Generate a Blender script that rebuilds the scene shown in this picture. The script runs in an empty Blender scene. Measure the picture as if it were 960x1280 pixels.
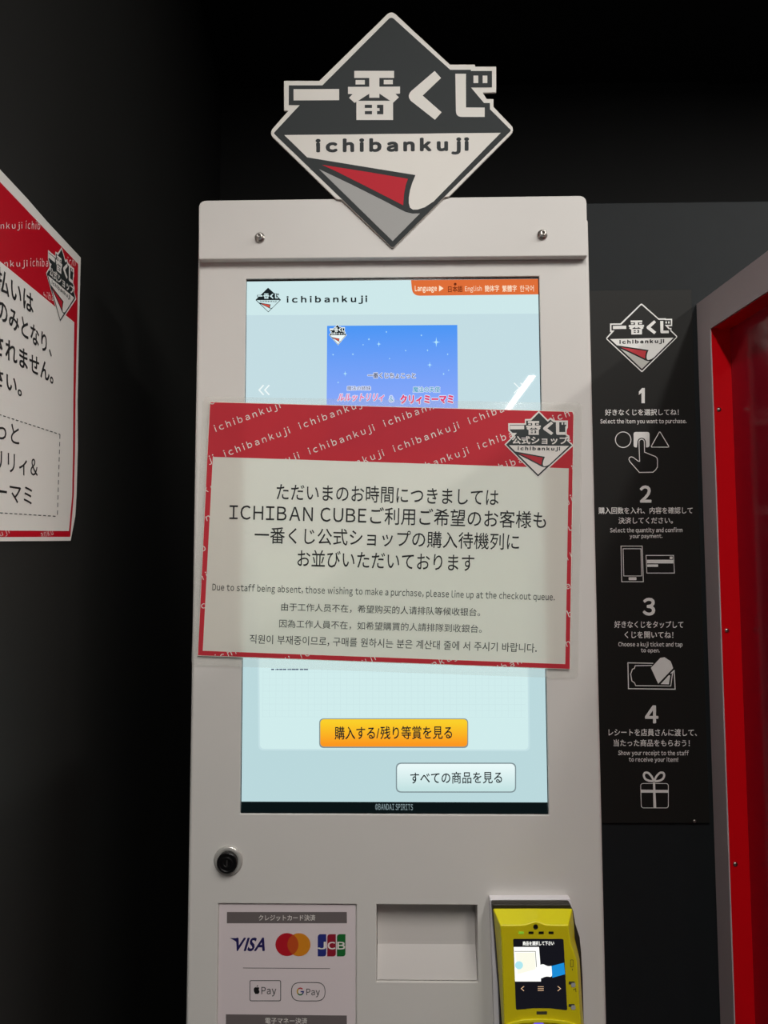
import bpy, bmesh, math, random
from mathutils import Vector, Matrix
random.seed(4)
S = bpy.context.scene
COL = S.collection

# ------------------------------------------------------------------ camera
Z0 = 1.45                                   # height of the screen centre above the floor
CX, CY, CZ, YAW, PITCH, ROLL, FPX = 0.00434, -0.7966, Z0 - 0.02467, 0.017895, 0.06896, -0.00241, 890.0
xh = Vector((math.cos(YAW), math.sin(YAW), 0)); yh = Vector((-math.sin(YAW), math.cos(YAW), 0)); zh = Vector((0, 0, 1))
FW = yh * math.cos(PITCH) + zh * math.sin(PITCH)
u2 = -yh * math.sin(PITCH) + zh * math.cos(PITCH)
RT = xh * math.cos(ROLL) + u2 * math.sin(ROLL)
UP = -xh * math.sin(ROLL) + u2 * math.cos(ROLL)
EYE = Vector((CX, CY, CZ))
cd = bpy.data.cameras.new('camera'); cam = bpy.data.objects.new('camera', cd); COL.objects.link(cam)
cd.sensor_fit = 'VERTICAL'; cd.sensor_height = 24; cd.lens = FPX / 1280 * 24; cd.clip_start = 0.01
m3 = Matrix((RT, UP, -FW)).transposed()
cam.matrix_world = Matrix.Translation(EYE) @ m3.to_4x4()
S.camera = cam

# ------------------------------------------------------------------ world, lamps, exposure
w = bpy.data.worlds.new('world'); S.world = w; w.use_nodes = True
w.node_tree.nodes['Background'].inputs[0].default_value = (0.9, 0.95, 1, 1)
w.node_tree.nodes['Background'].inputs[1].default_value = 0.07
S.view_settings.view_transform = 'Standard'; S.view_settings.look = 'None'
S.view_settings.exposure = 0; S.view_settings.gamma = 1; S.view_settings.use_curve_mapping = False

def tube(name, loc, sx, sy, power, colour=(1, .965, .92)):
    l = bpy.data.lights.new(name, 'AREA'); l.shape = 'RECTANGLE'; l.size = sx; l.size_y = sy
    l.energy = power; l.color = colour
    o = bpy.data.objects.new(name, l); COL.objects.link(o); o.location = loc
    return o
CEIL = Z0 + 1.19
tube('ceiling_tube_light', (0.885, -4.33, CEIL - .02), .042, 1.15, 10)      # the one mirrored in the screen glass
tube('ceiling_tube_light', (0.04, -1.50, CEIL - .02), .06, 1.15, 20)      # the one above the photographer
tube('ceiling_tube_light', (0.84, -1.40, CEIL - .02), .06, 1.15, 17)
tube('ceiling_tube_light', (1.62, -0.75, CEIL - .02), .06, 1.15, 24)      # unseen extra tube, added to brighten the notice on the left wall

# ------------------------------------------------------------------ pixel rays onto the planes of the place
def ray(px, py): return FW + RT * ((px - 480) / FPX) + UP * ((640 - py) / FPX)
def P(px, py, pl):
    o, n = pl; d = ray(px, py)
    return EYE + d * ((o - EYE).dot(n) / d.dot(n))
def face(y): return (Vector((0, y, Z0)), Vector((0, -1, 0)))              # planes parallel to the kiosk front (normal to the viewer)
def lift(pl, d): return (pl[0] + pl[1] * d, pl[1])

# ------------------------------------------------------------------ materials
def lin(c): return tuple((v / 12.92 if v <= .04045 else ((v + .055) / 1.055) ** 2.4) for v in [x / 255 for x in c])
def mat(name, rgb, rough=.5, metal=0, emit=None, spec=.5, coat=0, noise=0, nscale=60, bump=0):
    m = bpy.data.materials.new(name); m.use_nodes = True; t = m.node_tree; b = t.nodes['Principled BSDF']
    c = (*lin(rgb), 1)
    b.inputs['Base Color'].default_value = c; b.inputs['Roughness'].default_value = rough
    b.inputs['Metallic'].default_value = metal; b.inputs['Specular IOR Level'].default_value = spec
    b.inputs['Coat Weight'].default_value = coat; b.inputs['Coat Roughness'].default_value = .14
    if emit:
        b.inputs['Emission Color'].default_value = (*lin(emit), 1); b.inputs['Emission Strength'].default_value = 1
    if noise or bump:
        tc = t.nodes.new('ShaderNodeTexCoord'); n = t.nodes.new('ShaderNodeTexNoise'); n.inputs['Scale'].default_value = nscale
        t.links.new(tc.outputs['Object'], n.inputs['Vector'])
        if noise:
            r = t.nodes.new('ShaderNodeMix'); r.data_type = 'RGBA'
            r.inputs[6].default_value = tuple(v * (1 - noise) for v in c[:3]) + (1,); r.inputs[7].default_value = tuple(min(1, v * (1 + noise)) for v in c[:3]) + (1,)
            t.links.new(n.outputs['Fac'], r.inputs[0]); t.links.new(r.outputs[2], b.inputs['Base Color'])
        if bump:
            bp = t.nodes.new('ShaderNodeBump'); bp.inputs['Strength'].default_value = bump; bp.inputs['Distance'].default_value = .001
            t.links.new(n.outputs['Fac'], bp.inputs['Height']); t.links.new(bp.outputs['Normal'], b.inputs['Normal'])
    return m
def lit(name, rgb, k=1):                                                   # glowing pixels behind the screen's glass
    m = mat(name, (4, 5, 5), .02, emit=rgb, spec=.5)
    m.node_tree.nodes['Principled BSDF'].inputs['Emission Strength'].default_value = k
    return m
def lit_ramp(name, c0, c1, z0, z1):
    m = lit(name, c0); t = m.node_tree; b = t.nodes['Principled BSDF']
    g = t.nodes.new('ShaderNodeNewGeometry'); sx = t.nodes.new('ShaderNodeSeparateXYZ'); mr = t.nodes.new('ShaderNodeMapRange'); mx = t.nodes.new('ShaderNodeMix'); mx.data_type = 'RGBA'
    mr.inputs[1].default_value = z0; mr.inputs[2].default_value = z1
    t.links.new(g.outputs['Position'], sx.inputs[0]); t.links.new(sx.outputs[2], mr.inputs[0]); t.links.new(mr.outputs[0], mx.inputs[0])
    mx.inputs[6].default_value = (*lin(c0), 1); mx.inputs[7].default_value = (*lin(c1), 1)
    t.links.new(mx.outputs[2], b.inputs['Emission Color'])
    return m
M = {}
M['white'] = mat('white_powder_coat', (223, 220, 215), .42, noise=.012, nscale=25)
M['tray'] = mat('white_tray_plastic', (206, 201, 197), .45)
M['sign_white'] = mat('sign_white', (232, 228, 220), .45)
M['sign_dark'] = mat('sign_charcoal', (62, 66, 67), .6, spec=.12)
M['sign_red'] = mat('sign_red', (206, 40, 56), .55, spec=.15)
M['sign_grey'] = mat('sign_grey', (178, 178, 176), .55, spec=.2)
M['ink'] = mat('black_ink', (22, 22, 22), .5)
M['ink_soft'] = mat('grey_ink', (70, 70, 70), .5)
M['print_dark'] = mat('print_charcoal', (36, 44, 44), .5)
M['print_red'] = mat('print_red', (188, 30, 48), .45)
M['print_white'] = mat('print_white', (236, 232, 226), .5)
M['chrome'] = mat('chrome', (210, 208, 204), .18, 1)
M['lock_ring'] = mat('lock_ring', (206, 204, 198), .22, .35)
M['steel'] = mat('steel', (190, 186, 180), .28, 1)
M['black_plastic'] = mat('black_plastic', (14, 14, 15), .3)
M['bezel'] = mat('screen_bezel', (10, 11, 13), .25)
M['wall_black'] = mat('black_wall', (27, 27, 25), .6, noise=.12, nscale=9, bump=.15)
M['far_black'] = mat('far_black', (15, 15, 14), .7, noise=.1, nscale=6)
M['partition'] = mat('charcoal_partition', (31, 35, 37), .6, spec=.2, noise=.1, nscale=45, bump=.2)
M['floor'] = mat('dark_floor', (60, 58, 56), .5, noise=.1, nscale=12)
M['panel'] = mat('black_panel', (33, 33, 31), .5, spec=.2)
M['panel_white'] = mat('panel_white', (248, 248, 244), .5)
M['panel_grey'] = mat('panel_grey', (205, 205, 198), .5)
M['panel_red'] = mat('panel_red', (205, 20, 40), .5)
M['frame_grey'] = mat('grey_frame', (196, 182, 184), .45, noise=.03, nscale=40)
M['frame_edge_highlight'] = mat('frame_edge_highlight', (215, 205, 205), .35)  # paler than the frame: bevel highlight put into the colour
M['red_jamb'] = mat('red_panel', (243, 6, 24), .3)
M['red_gloss'] = mat('red_gloss', (165, 2, 36), .2, coat=.6)
M['yellow'] = mat('yellow_plastic', (240, 230, 22), .38)
M['yellow_face'] = mat('yellow_plastic_face', (222, 206, 14), .42)
M['dark_housing'] = mat('dark_housing', (66, 64, 52), .45)
M['rubber'] = mat('rubber', (40, 36, 26), .5)
M['bracket'] = mat('white_bracket', (246, 243, 246), .4)
M['pay_paper'] = mat('payment_sheet', (232, 220, 222), .28)
M['pay_grey'] = mat('payment_grey', (112, 104, 104), .4)
M['navy'] = mat('print_navy', (36, 30, 92), .4); M['pay_red'] = mat('print_scarlet', (190, 24, 40), .4)
M['pay_orange'] = mat('print_amber', (224, 140, 30), .4); M['pay_mid'] = mat('print_vermilion', (200, 80, 32), .4)
M['pay_blue'] = mat('print_blue', (40, 50, 128), .4); M['pay_crim'] = mat('print_crimson', (150, 28, 48), .4); M['pay_green'] = mat('print_green', (26, 110, 50), .4)
M['g_yellow'] = mat('print_gold', (200, 160, 30), .4)
# paper that lets the screen behind glow through, and the clear pouch around it
def paper(name, rgb, tr):
    m = bpy.data.materials.new(name); m.use_nodes = True; t = m.node_tree; t.nodes.clear()
    o = t.nodes.new('ShaderNodeOutputMaterial'); d = t.nodes.new('ShaderNodeBsdfDiffuse'); q = t.nodes.new('ShaderNodeBsdfTranslucent'); x = t.nodes.new('ShaderNodeMixShader')
    g = t.nodes.new('ShaderNodeBsdfGlossy'); g.inputs['Roughness'].default_value = .35; y = t.nodes.new('ShaderNodeMixShader'); y.inputs[0].default_value = .012
    d.inputs[0].default_value = q.inputs[0].default_value = (*lin(rgb), 1); x.inputs[0].default_value = tr
    t.links.new(d.outputs[0], x.inputs[1]); t.links.new(q.outputs[0], x.inputs[2]); t.links.new(x.outputs[0], y.inputs[1]); t.links.new(g.outputs[0], y.inputs[2]); t.links.new(y.outputs[0], o.inputs[0])
    return m
M['paper'] = paper('notice_paper', (250, 248, 240), .42)
M['notice_red'] = paper('notice_red', (222, 68, 80), .36)
M['poster_paper'] = mat('poster_paper', (246, 243, 236), .4)
M['poster_red'] = mat('poster_red', (204, 16, 38), .32)
def film():
    m = bpy.data.materials.new('clear_film'); m.use_nodes = True; t = m.node_tree; t.nodes.clear()
    o = t.nodes.new('ShaderNodeOutputMaterial'); a = t.nodes.new('ShaderNodeBsdfTransparent'); a.inputs[0].default_value = (.995, .995, .99, 1)
    d = t.nodes.new('ShaderNodeBsdfDiffuse'); d.inputs[0].default_value = (.88, .89, .86, 1); x = t.nodes.new('ShaderNodeMixShader'); x.inputs[0].default_value = .09
    g = t.nodes.new('ShaderNodeBsdfGlossy'); g.inputs['Roughness'].default_value = .12; y = t.nodes.new('ShaderNodeMixShader'); y.inputs[0].default_value = .015
    t.links.new(a.outputs[0], x.inputs[1]); t.links.new(d.outputs[0], x.inputs[2]); t.links.new(x.outputs[0], y.inputs[1]); t.links.new(g.outputs[0], y.inputs[2]); t.links.new(y.outputs[0], o.inputs[0])
    return m
M['film'] = film()

# ------------------------------------------------------------------ objects
def link(name, me, parent=None, mats=()):
    for m in mats: me.materials.append(M[m] if isinstance(m, str) else m)
    o = bpy.data.objects.new(name, me); COL.objects.link(o)
    if parent:
        o.parent = parent; o.matrix_parent_inverse = parent.matrix_world.inverted()
    return o
def thing(name, label, cat, loc, group=None):
    o = bpy.data.objects.new(name, None); COL.objects.link(o); o.location = loc; o.empty_display_size = .05
    o.matrix_world = Matrix.Translation(loc)
    o['label'] = label; o['category'] = cat
    if group: o['group'] = group
    return o
def bm_obj(name, bm, m, parent=None, smooth=False, bevel=0, seg=3):
    bmesh.ops.recalc_face_normals(bm, faces=bm.faces)
    me = bpy.data.meshes.new(name); bm.to_mesh(me); bm.free()
    if smooth:
        for p in me.polygons: p.use_smooth = True
    o = link(name, me, parent, [m] if not isinstance(m, (list, tuple)) else m)
    if bevel:
        b = o.modifiers.new('soft_edges', 'BEVEL'); b.width = bevel; b.segments = seg; b.limit_method = 'ANGLE'; b.angle_limit = .6
        for p in me.polygons: p.use_smooth = True
        b.harden_normals = True
    return o
def box_bm(x0, x1, y0, y1, z0, z1, bm=None):
    bm = bm or bmesh.new()
    v = [bm.verts.new((x, y, z)) for x in (x0, x1) for y in (y0, y1) for z in (z0, z1)]
    for f in ((0, 1, 3, 2), (4, 6, 7, 5), (0, 4, 5, 1), (2, 3, 7, 6), (0, 2, 6, 4), (1, 5, 7, 3)): bm.faces.new([v[i] for i in f])
    return bm
def prism_bm(pts, pl, thick, bm=None):
    """pixel outline on plane pl, given a real thickness behind it"""
    bm = bm or bmesh.new(); n = pl[1]
    a = [bm.verts.new(P(x, y, pl)) for x, y in pts]; b = [bm.verts.new(v.co - n * thick) for v in a]
    bm.faces.new(a); bm.faces.new(b[::-1])
    for i in range(len(a)):
        j = (i + 1) % len(a); bm.faces.new((a[i], b[i], b[j], a[j]))
    return bm
def loft_bm(rings, bm=None, caps=True):
    bm = bm or bmesh.new(); R = [[bm.verts.new(p) for p in r] for r in rings]
    for a, b in zip(R, R[1:]):
        for i in range(len(a)):
            j = (i + 1) % len(a); bm.faces.new((a[i], a[j], b[j], b[i]))
    if caps: bm.faces.new(R[0][::-1]); bm.faces.new(R[-1])
    return bm
def lathe_bm(c, ax, prof, n=32):
    ax = ax.normalized(); e = ax.orthogonal().normalized(); f = ax.cross(e)
    return loft_bm([[c + ax * h + (e * math.cos(2 * math.pi * i / n) + f * math.sin(2 * math.pi * i / n)) * max(r, 1e-5) for i in range(n)] for r, h in prof])
def rounded(pts, radii, seg=6):
    out = []; n = len(pts)
    for i in range(n):
        r = radii if isinstance(radii, (int, float)) else radii.get(i, 0)
        p = Vector(pts[i]); a = Vector(pts[i - 1]) - p; b = Vector(pts[(i + 1) % n]) - p
        if r <= 0: out.append(tuple(p)); continue
        r = min(r, a.length * .49, b.length * .49); p0 = p + a.normalized() * r; p1 = p + b.normalized() * r
        for k in range(seg + 1):
            t = k / seg; q = p0 * (1 - t) ** 2 + p * 2 * t * (1 - t) + p1 * t * t; out.append((q.x, q.y))
    return out
def circle(cx, cy, r, n=32, ry=None): return [(cx + r * math.cos(2 * math.pi * i / n), cy + (ry or r) * math.sin(2 * math.pi * i / n)) for i in range(n)]
def rect(x0, y0, x1, y1): return [(x0, y0), (x1, y0), (x1, y1), (x0, y1)]

# ---- lettering: glyph meshes from Blender's own font
_fc = bpy.data.curves.new('glyph_source', 'FONT'); _fc.fill_mode = 'FRONT'; _fc.resolution_u = 3
_fo = bpy.data.objects.new('glyph_source', _fc); COL.objects.link(_fo)
_G = {}
def glyph(ch):
    if ch not in _G:
        _fc.body = ch
        dg = bpy.context.evaluated_depsgraph_get(); dg.update()
        me = bpy.data.meshes.new_from_object(_fo.evaluated_get(dg))
        me.calc_loop_triangles()
        _G[ch] = ([(v.co.x, v.co.y) for v in me.vertices], [tuple(t.vertices) for t in me.loop_triangles])
        bpy.data.meshes.remove(me)
    return _G[ch]
def _w(s):
    v = glyph(s)[0]; return max(p[0] for p in v) - min(p[0] for p in v)
EM = _w('口口') - _w('口')
def layout(s, track=0, bear=.075, mono=False, native=False):
    """list of (verts, tris) with the pen moved along; latin letters use the wide forms set close"""
    out = []; x = 0
    for ch in s:
        o = ord(ch)
        if ch == ' ': x += .30 * EM + track; continue
        bear_ = bear * (.45 if ch in 'tfrj' else 1)
        if 33 <= o <= 126 and not native and ch != '/':
            v, t = glyph(chr(o + 0xFEE0))
            x0 = min(p[0] for p in v); x1 = max(p[0] for p in v)
            if mono: out.append(([(p[0] + x, p[1]) for p in v], t)); x += EM * .62 + track; continue
            out.append(([(p[0] - x0 + x + bear_ * EM, p[1]) for p in v], t)); x += x1 - x0 + 2 * bear_ * EM + track
        else:
            v, t = glyph(ch); adv = EM
            if 0xAC00 <= o <= 0xD7A3: adv = .92 * EM
            elif o < 0x2000: adv = (max(p[0] for p in v) + .08)
            out.append(([(p[0] + x, p[1]) for p in v], t)); x += adv + track
    return out
def clip_tri(poly, cl):
    n = len(cl); s = sum(cl[i][0] * cl[(i + 1) % n][1] - cl[(i + 1) % n][0] * cl[i][1] for i in range(n)); sg = 1 if s > 0 else -1
    for i in range(n):
        ax, ay = cl[i]; bx, by = cl[(i + 1) % n]
        d = [sg * ((bx - ax) * (q[1] - ay) - (by - ay) * (q[0] - ax)) for q in poly]; new = []
        for k in range(len(poly)):
            j = (k + 1) % len(poly)
            if d[k] >= 0: new.append(poly[k])
            if d[k] * d[j] < 0:
                t = d[k] / (d[k] - d[j]); new.append((poly[k][0] + t * (poly[j][0] - poly[k][0]), poly[k][1] + t * (poly[j][1] - poly[k][1])))
        poly = new
        if len(poly) < 3: return None
    return poly

class Print:
    """flat printing on one plane: polygons, lines and lettering, several inks"""
    def __init__(s, pl): s.pl = pl; s.v = []; s.f = []; s.mi = []; s.mats = []; s.n = 0
    def _pl(s, layer):
        s.n += 1; return lift(s.pl, layer * 1e-4 + (s.n % 9) * 1e-5)                # inks printed over each other never share one plane
    def _m(s, m):
        if m not in s.mats: s.mats.append(m)
        return s.mats.index(m)
    def poly(s, pts, m, layer=0, clip=None):
        if clip: pts = clip_tri(list(pts), clip)
        if not pts: return
        pl = s._pl(layer); b = len(s.v)
        q = [P(x, y, pl) for x, y in pts]
        s.v += q; nn = sum(((q[i] - q[0]).cross(q[i + 1] - q[0]) for i in range(1, len(q) - 1)), Vector())
        idx = list(range(b, b + len(pts)))
        s.f.append(idx if nn.dot(s.pl[1]) > 0 else idx[::-1]); s.mi.append(s._m(m))
    def line(s, pts, wd, m, layer=0, closed=False, dash=None, cap=False):
        pts = list(pts); segs = list(zip(pts, pts[1:] + pts[:1])) if closed else list(zip(pts, pts[1:]))
        for a, b in segs:
            a = Vector(a); b = Vector(b); d = b - a; L = d.length
            if L < 1e-6: continue
            d /= L; n = Vector((-d.y, d.x)) * wd / 2; e = d * (wd / 2 if (cap or closed or len(pts) > 2) and not dash else 0)
            t = 0
            while t < L - 1e-6:
                t1 = min(L, t + (dash[0] if dash else L)); p = a + d * t - e; q = a + d * t1 + e
                s.poly([tuple(p + n), tuple(q + n), tuple(q - n), tuple(p - n)], m, layer); t = t1 + (dash[1] if dash else 0)
    def text(s, st, BL, BR, h, m, layer=0, bold=0, clip=None, TL=None, slant=0, plane=False, bear=.075, mono=False, native=False, ring=4):
        L = layout(st, bear=bear, mono=mono, native=native)
        xs = [p[0] for v, t in L for p in v]; ys = [p[1] for v, t in L for p in v]
        x0, x1, y0, y1 = min(xs), max(xs), min(ys), max(ys)
        BL = Vector(BL); BR = Vector(BR); U = BR - BL
        V = (Vector(TL) - BL) if TL else Vector((U.y, -U.x)).normalized() * h
        mi = s._m(m); pl = s._pl(layer)
        if plane: o3 = P(*BL, pl); U3 = P(*BR, pl) - o3; V3 = P(*(BL + V), pl) - o3
        sh = [(0, 0)] if not bold else [(bold * math.cos(2 * math.pi * (k + .5) / ring) * EM, bold * math.sin(2 * math.pi * (k + .5) / ring) * EM) for k in range(ring)]
        for dx, dy in sh:
            pl = s._pl(layer)
            if plane: o3 = P(*BL, pl)
            for v, t in L:
                q = []
                for p in v:
                    a = (p[0] + dx - x0) / (x1 - x0); c = (p[1] + dy - y0) / (y1 - y0); a += slant * c
                    q.append((a, c))
                if plane:
                    b = len(s.v); s.v += [o3 + U3 * a + V3 * c for a, c in q]; fl = U3.cross(V3).dot(s.pl[1]) > 0
                    for tr in t: s.f.append([b + i for i in (tr if fl else tr[::-1])]); s.mi.append(mi)
                    continue
                px = [tuple(BL + U * a + V * c) for a, c in q]
                if clip:
                    for tr in t:
                        k = clip_tri([px[i] for i in tr], clip)
                        if k:
                            b = len(s.v); s.v += [P(*z, pl) for z in k]; A, B, C = s.v[b:b + 3]; ix = list(range(b, b + len(k)))
                            s.f.append(ix if (B - A).cross(C - A).dot(s.pl[1]) > 0 else ix[::-1]); s.mi.append(mi)
                else:
                    b = len(s.v); s.v += [P(*k, pl) for k in px]
                    for tr in t:
                        A, B, C = (s.v[b + i] for i in tr); fl = (B - A).cross(C - A).dot(s.pl[1]) > 0
                        s.f.append([b + i for i in (tr if fl else tr[::-1])]); s.mi.append(mi)
    def build(s, name, parent):
        me = bpy.data.meshes.new(name); me.from_pydata([tuple(v) for v in s.v], [], s.f)
        for p, i in zip(me.polygons, s.mi): p.material_index = i
        return link(name, me, parent, s.mats)

def affine(src, dst):
    (x0, y0), (x1, y1), (x2, y2) = src; A = Matrix(((x0, y0, 1), (x1, y1, 1), (x2, y2, 1))).inverted()
    cx = A @ Vector([d[0] for d in dst]); cy = A @ Vector([d[1] for d in dst])
    return lambda p: (cx[0] * p[0] + cx[1] * p[1] + cx[2], cy[0] * p[0] + cy[1] * p[1] + cy[2])

# ---- the diamond emblem (drawn once in the units of the big sign)
E_OUT = rounded([(489, 12.5), (562.5, 80.5), (594, 80.5), (594, 83), (620.3, 83), (620.3, 115.5), (603.5, 115.8), (608.5, 123.5), (617, 123.5), (617, 133.5), (644.5, 162), (490.8, 317), (335.5, 166.3), (360, 138.5), (354.8, 138.2), (354.8, 100.8), (399, 100.8)], {0: 8, 10: 9, 11: 6, 12: 9})
E_IN = rounded([(489, 20.5), (562.8, 87.2), (588.7, 87.2), (588.7, 88.7), (615, 88.7), (615, 109.3), (588.7, 109.3), (605, 128.7), (612.5, 128.7), (612.5, 136.5), (639, 163), (490.8, 310), (342, 166.5), (374.7, 131.5), (361, 131.3), (361, 106.7), (403, 106.7)], {0: 5, 10: 2, 11: 4, 12: 2})
# the big sign keeps its white rim only where it stands clear of the header
E_SIGN = rounded([(489, 12.5), (562.5, 80.5), (594, 80.5), (594, 83), (620.3, 83), (620.3, 115.5), (603.5, 115.8), (608.5, 123.5), (617, 123.5), (617, 133.5), (644.5, 162), (561.5, 245.5), (555, 246.5), (490.8, 310.6), (427, 249.6), (420.5, 248.8), (335.5, 166.3), (360, 138.5), (354.8, 138.2), (354.8, 100.8), (399, 100.8)], {0: 8, 10: 9, 13: 4, 16: 9})
E_TRI = (342, 166.5), (639, 163), (490.8, 310)
E_OUTTRI = (335.5, 166.3), (644.5, 162), (490.8, 317)
G_ICHI = [[(366.9, 111.4), (424, 111.2), (424, 125.2), (366.9, 125.6)]]
G_BAN = [rect(442.8, 88.6, 492.6, 97.4), rect(461.6, 97, 474.2, 122.2), rect(444.5, 100, 456, 105.6), rect(479.7, 99.8, 491, 105.3),
         [(435, 108.6), (500, 108.2), (500, 117), (494.3, 117.4), (498.6, 121.6), (491.5, 128.3), (487, 125.5), (474.6, 117.2), (461.4, 117.2), (448, 125.8), (443.2, 128.6), (436.3, 122.3), (440.8, 117.6), (435, 117.4)], rect(445.5, 126, 491.3, 150)]
G_BAN_HOLES = [rect(456, 131, 465, 134.9), rect(456, 138.8, 465, 142.8), [(471.3, 131), (479.2, 131), (479.2, 142.8), (471.3, 142.8), (471.3, 138.8), (474.5, 138.8), (474.5, 135), (471.3, 135)]]
z2 = lambda pts: [(480 + x / 6, 70 + y / 6) for x, y in pts]
G_KU = [z2([(380, 112), (428, 165), (290, 297), (432, 422), (382, 478), (200, 335), (188, 315), (186, 297), (193, 277), (205, 262)])]
G_JI = [z2(rounded([(535, 133), (615, 133), (615, 386), (755, 387), (755, 457), (540, 457)], {5: 45})), z2(rect(671, 147, 707, 203)), z2(rect(740, 147, 775, 203))]
E_WHITE = [(355.3, 168.8), (626, 166), (542, 251.8), (531, 259), (522, 262), (516, 262), (512.5, 259.5), (511, 254), (511, 247), (512.5, 238), (515.5, 228), (519.3, 218.8), (470, 210.8), (384, 196.7)]
E_RED = [(402.5, 206), (460, 215), (510, 223.5), (507, 232), (505, 243), (504, 256.5), (455, 231.5), (420, 214)]
E_GREY = [(398.7, 211.3), (440, 231), (480, 251), (497, 260), (507, 265), (515.4, 267), (525, 266.8), (490.8, 301.4)]
v5 = lambda pts: [(620 + x / 9.143, 505 + y / 9.143) for x, y in pts]
V_OUT = v5([(490, 78), (592, 180), (622, 155), (668, 188), (822, 188), (822, 268), (808, 300), (808, 345), (838, 362), (842, 395), (828, 418), (890, 474), (480, 846), (96, 462), (182, 378), (178, 345), (140, 306), (140, 220), (330, 220), (330, 172), (392, 170)])
V_IN = v5([(490, 100), (592, 203), (622, 178), (655, 208), (803, 208), (803, 255), (792, 255), (792, 355), (822, 372), (826, 395), (808, 417), (868, 472), (480, 828), (115, 465), (205, 375), (238, 330), (190, 330), (158, 300), (158, 238), (345, 238), (345, 190), (402, 190)])
V_TRI = v5([(115, 465), (868, 472), (480, 828)])
V_OUTTRI = v5([(96, 462), (890, 474), (480, 846)])
def emblem(pr, T, shop=False, border=True, L=0, mats=None, word=True):
    m = dict(white='print_white', dark='print_dark', red='print_red', grey='print_white'); m.update(mats or {})
    if border: pr.poly([T(p) for p in (V_OUT if shop else E_OUT)], m['white'], L)
    pr.poly([T(p) for p in (V_IN if shop else E_IN)], m['dark'], L + 1)
    lo = (lambda p, A=affine(E_TRI, V_TRI): T(A(p))) if shop else T
    for pts, k in ((E_WHITE, 'white'), (E_RED, 'red'), (E_GREY, 'grey')): pr.poly([lo(p) for p in pts], m[k], L + 2)
    def box(polys, src, dst):
        (a, b, c, d), (e, f, g, h) = src, dst
        return [[(e + (x - a) / (c - a) * (g - e), f + (y - b) / (d - b) * (h - f)) for x, y in p] for p in polys]
    gl = [G_ICHI, G_BAN, G_KU, G_JI]; holes = G_BAN_HOLES
    if shop:
        dst = [(160, 245, 322, 290), (345, 195, 512, 352), (538, 200, 655, 355), (685, 205, 800, 352)]; src = [(366.9, 111.2, 424, 125.6), (435, 88.6, 500, 150), (511, 88.7, 552, 149.7), (569.2, 92.2, 609.2, 146.2)]
        dst = [(*v5([d[:2]])[0], *v5([d[2:]])[0]) for d in dst]
        gl = [box(g, s_, d) for g, s_, d in zip(gl, src, dst)]; holes = box(holes, src[1], dst[1])
        a, b, c = v5([(185, 455), (822, 460), (185, 368)])
        pr.text('公式ショップ', T(a), T(b), 0, m['white'], L + 2, bold=.035, TL=T(c))
    for g in gl:
        for p in g: pr.poly([T(q) for q in p], m['white'], L + 2)
    for p in holes: pr.poly([T(q) for q in p], m['dark'], L + 3)
    if word: pr.text('ichibankuji', lo((396, 194)), lo((585, 192)), 0, m['dark'], L + 3, bold=.06, ring=8, TL=lo((396, 174.5)), bear=.19)

# ------------------------------------------------------------------ the setting
def struct(name, bm, m, bevel=0):
    o = bm_obj(name, bm, m, None, bevel=bevel); o['kind'] = 'structure'; return o
struct('floor', box_bm(-1.6, 2.2, -5.6, 1.3, -.05, 0), 'floor')
struct('ceiling', box_bm(-1.6, 2.2, -5.6, 1.3, CEIL, CEIL + .05), 'far_black')
seam = P(884, 120, face(.95)).x
struct('wall_back', box_bm(-1.6, seam, .95, 1.0, 0, CEIL), 'far_black')
struct('wall_back_right', box_bm(seam + .004, 2.2, .96, 1.0, 0, CEIL), 'far_black')
PY = .15                                                                  # front of the low partition the kiosk stands against
ptop = P(850, 252.5, face(PY)).z
bm = box_bm(-.12, 1.9, PY, PY + .03, 0, ptop); struct('wall_partition', bm, 'partition', .0015)
# left wall: slightly out of square with the kiosk
dv = ray(420, 701); dv.z = 0; dv.normalize()
WN = Vector((dv.y, -dv.x, 0)); WL = (Vector((-.362, 0, Z0)), WN)           # normal points into the room
a = WL[0] + dv * -.62; b = WL[0] + dv * .95
struct('wall_left', loft_bm([[Vector((p.x, p.y, z)) for p in (a, b, b - WN * .05, a - WN * .05)] for z in (0, CEIL)]), 'wall_black')

# ------------------------------------------------------------------ kiosk
KX0, KX1 = -.2246, .2258
kz = P(490, 275, face(0)).z
K = thing('ticket_kiosk', 'tall white self-service kiosk with a tall touch screen, topped by a diamond sign', 'kiosk', (0, .07, 0))
def boxpx(x0, y0, x1, y1, pl):
    q = [P(x, y, pl) for x, y in ((x0, y0), (x1, y0), (x1, y1), (x0, y1))]
    return (q[0].x + q[3].x) / 2, (q[1].x + q[2].x) / 2, (q[2].z + q[3].z) / 2, (q[0].z + q[1].z) / 2
F0 = face(0)
scr = (-.1682, .1682, Z0 - .3000, Z0 + .3000)
pay = boxpx(271.5, 1130, 445.5, 1290, F0); pay = (pay[0], pay[1], pay[3] - .40, pay[3])
tra = boxpx(470.7, 1131, 597, 1227.5, F0)
body = bm_obj('cabinet_body', box_bm(KX0, KX1, 0, .135, .02, kz), 'white', K)
cut = bpy.data.objects.new('cutter', bpy.data.meshes.new('cutter'))
cb = bmesh.new()
for (x0, x1, z0, z1), d in ((scr, .012), (pay, .0035), (tra, .034)):
    c = bmesh.new(); box_bm(x0, x1, -.01, d, z0, z1, c); bmesh.ops.recalc_face_normals(c, faces=c.faces)
    me = bpy.data.meshes.new('c'); c.to_mesh(me); c.free(); cb.from_mesh(me); bpy.data.meshes.remove(me)
cb.to_mesh(cut.data); cb.free(); COL.objects.link(cut)
bv = body.modifiers.new('b', 'BEVEL'); bv.width = .004; bv.segments = 4; bv.limit_method = 'ANGLE'
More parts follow.
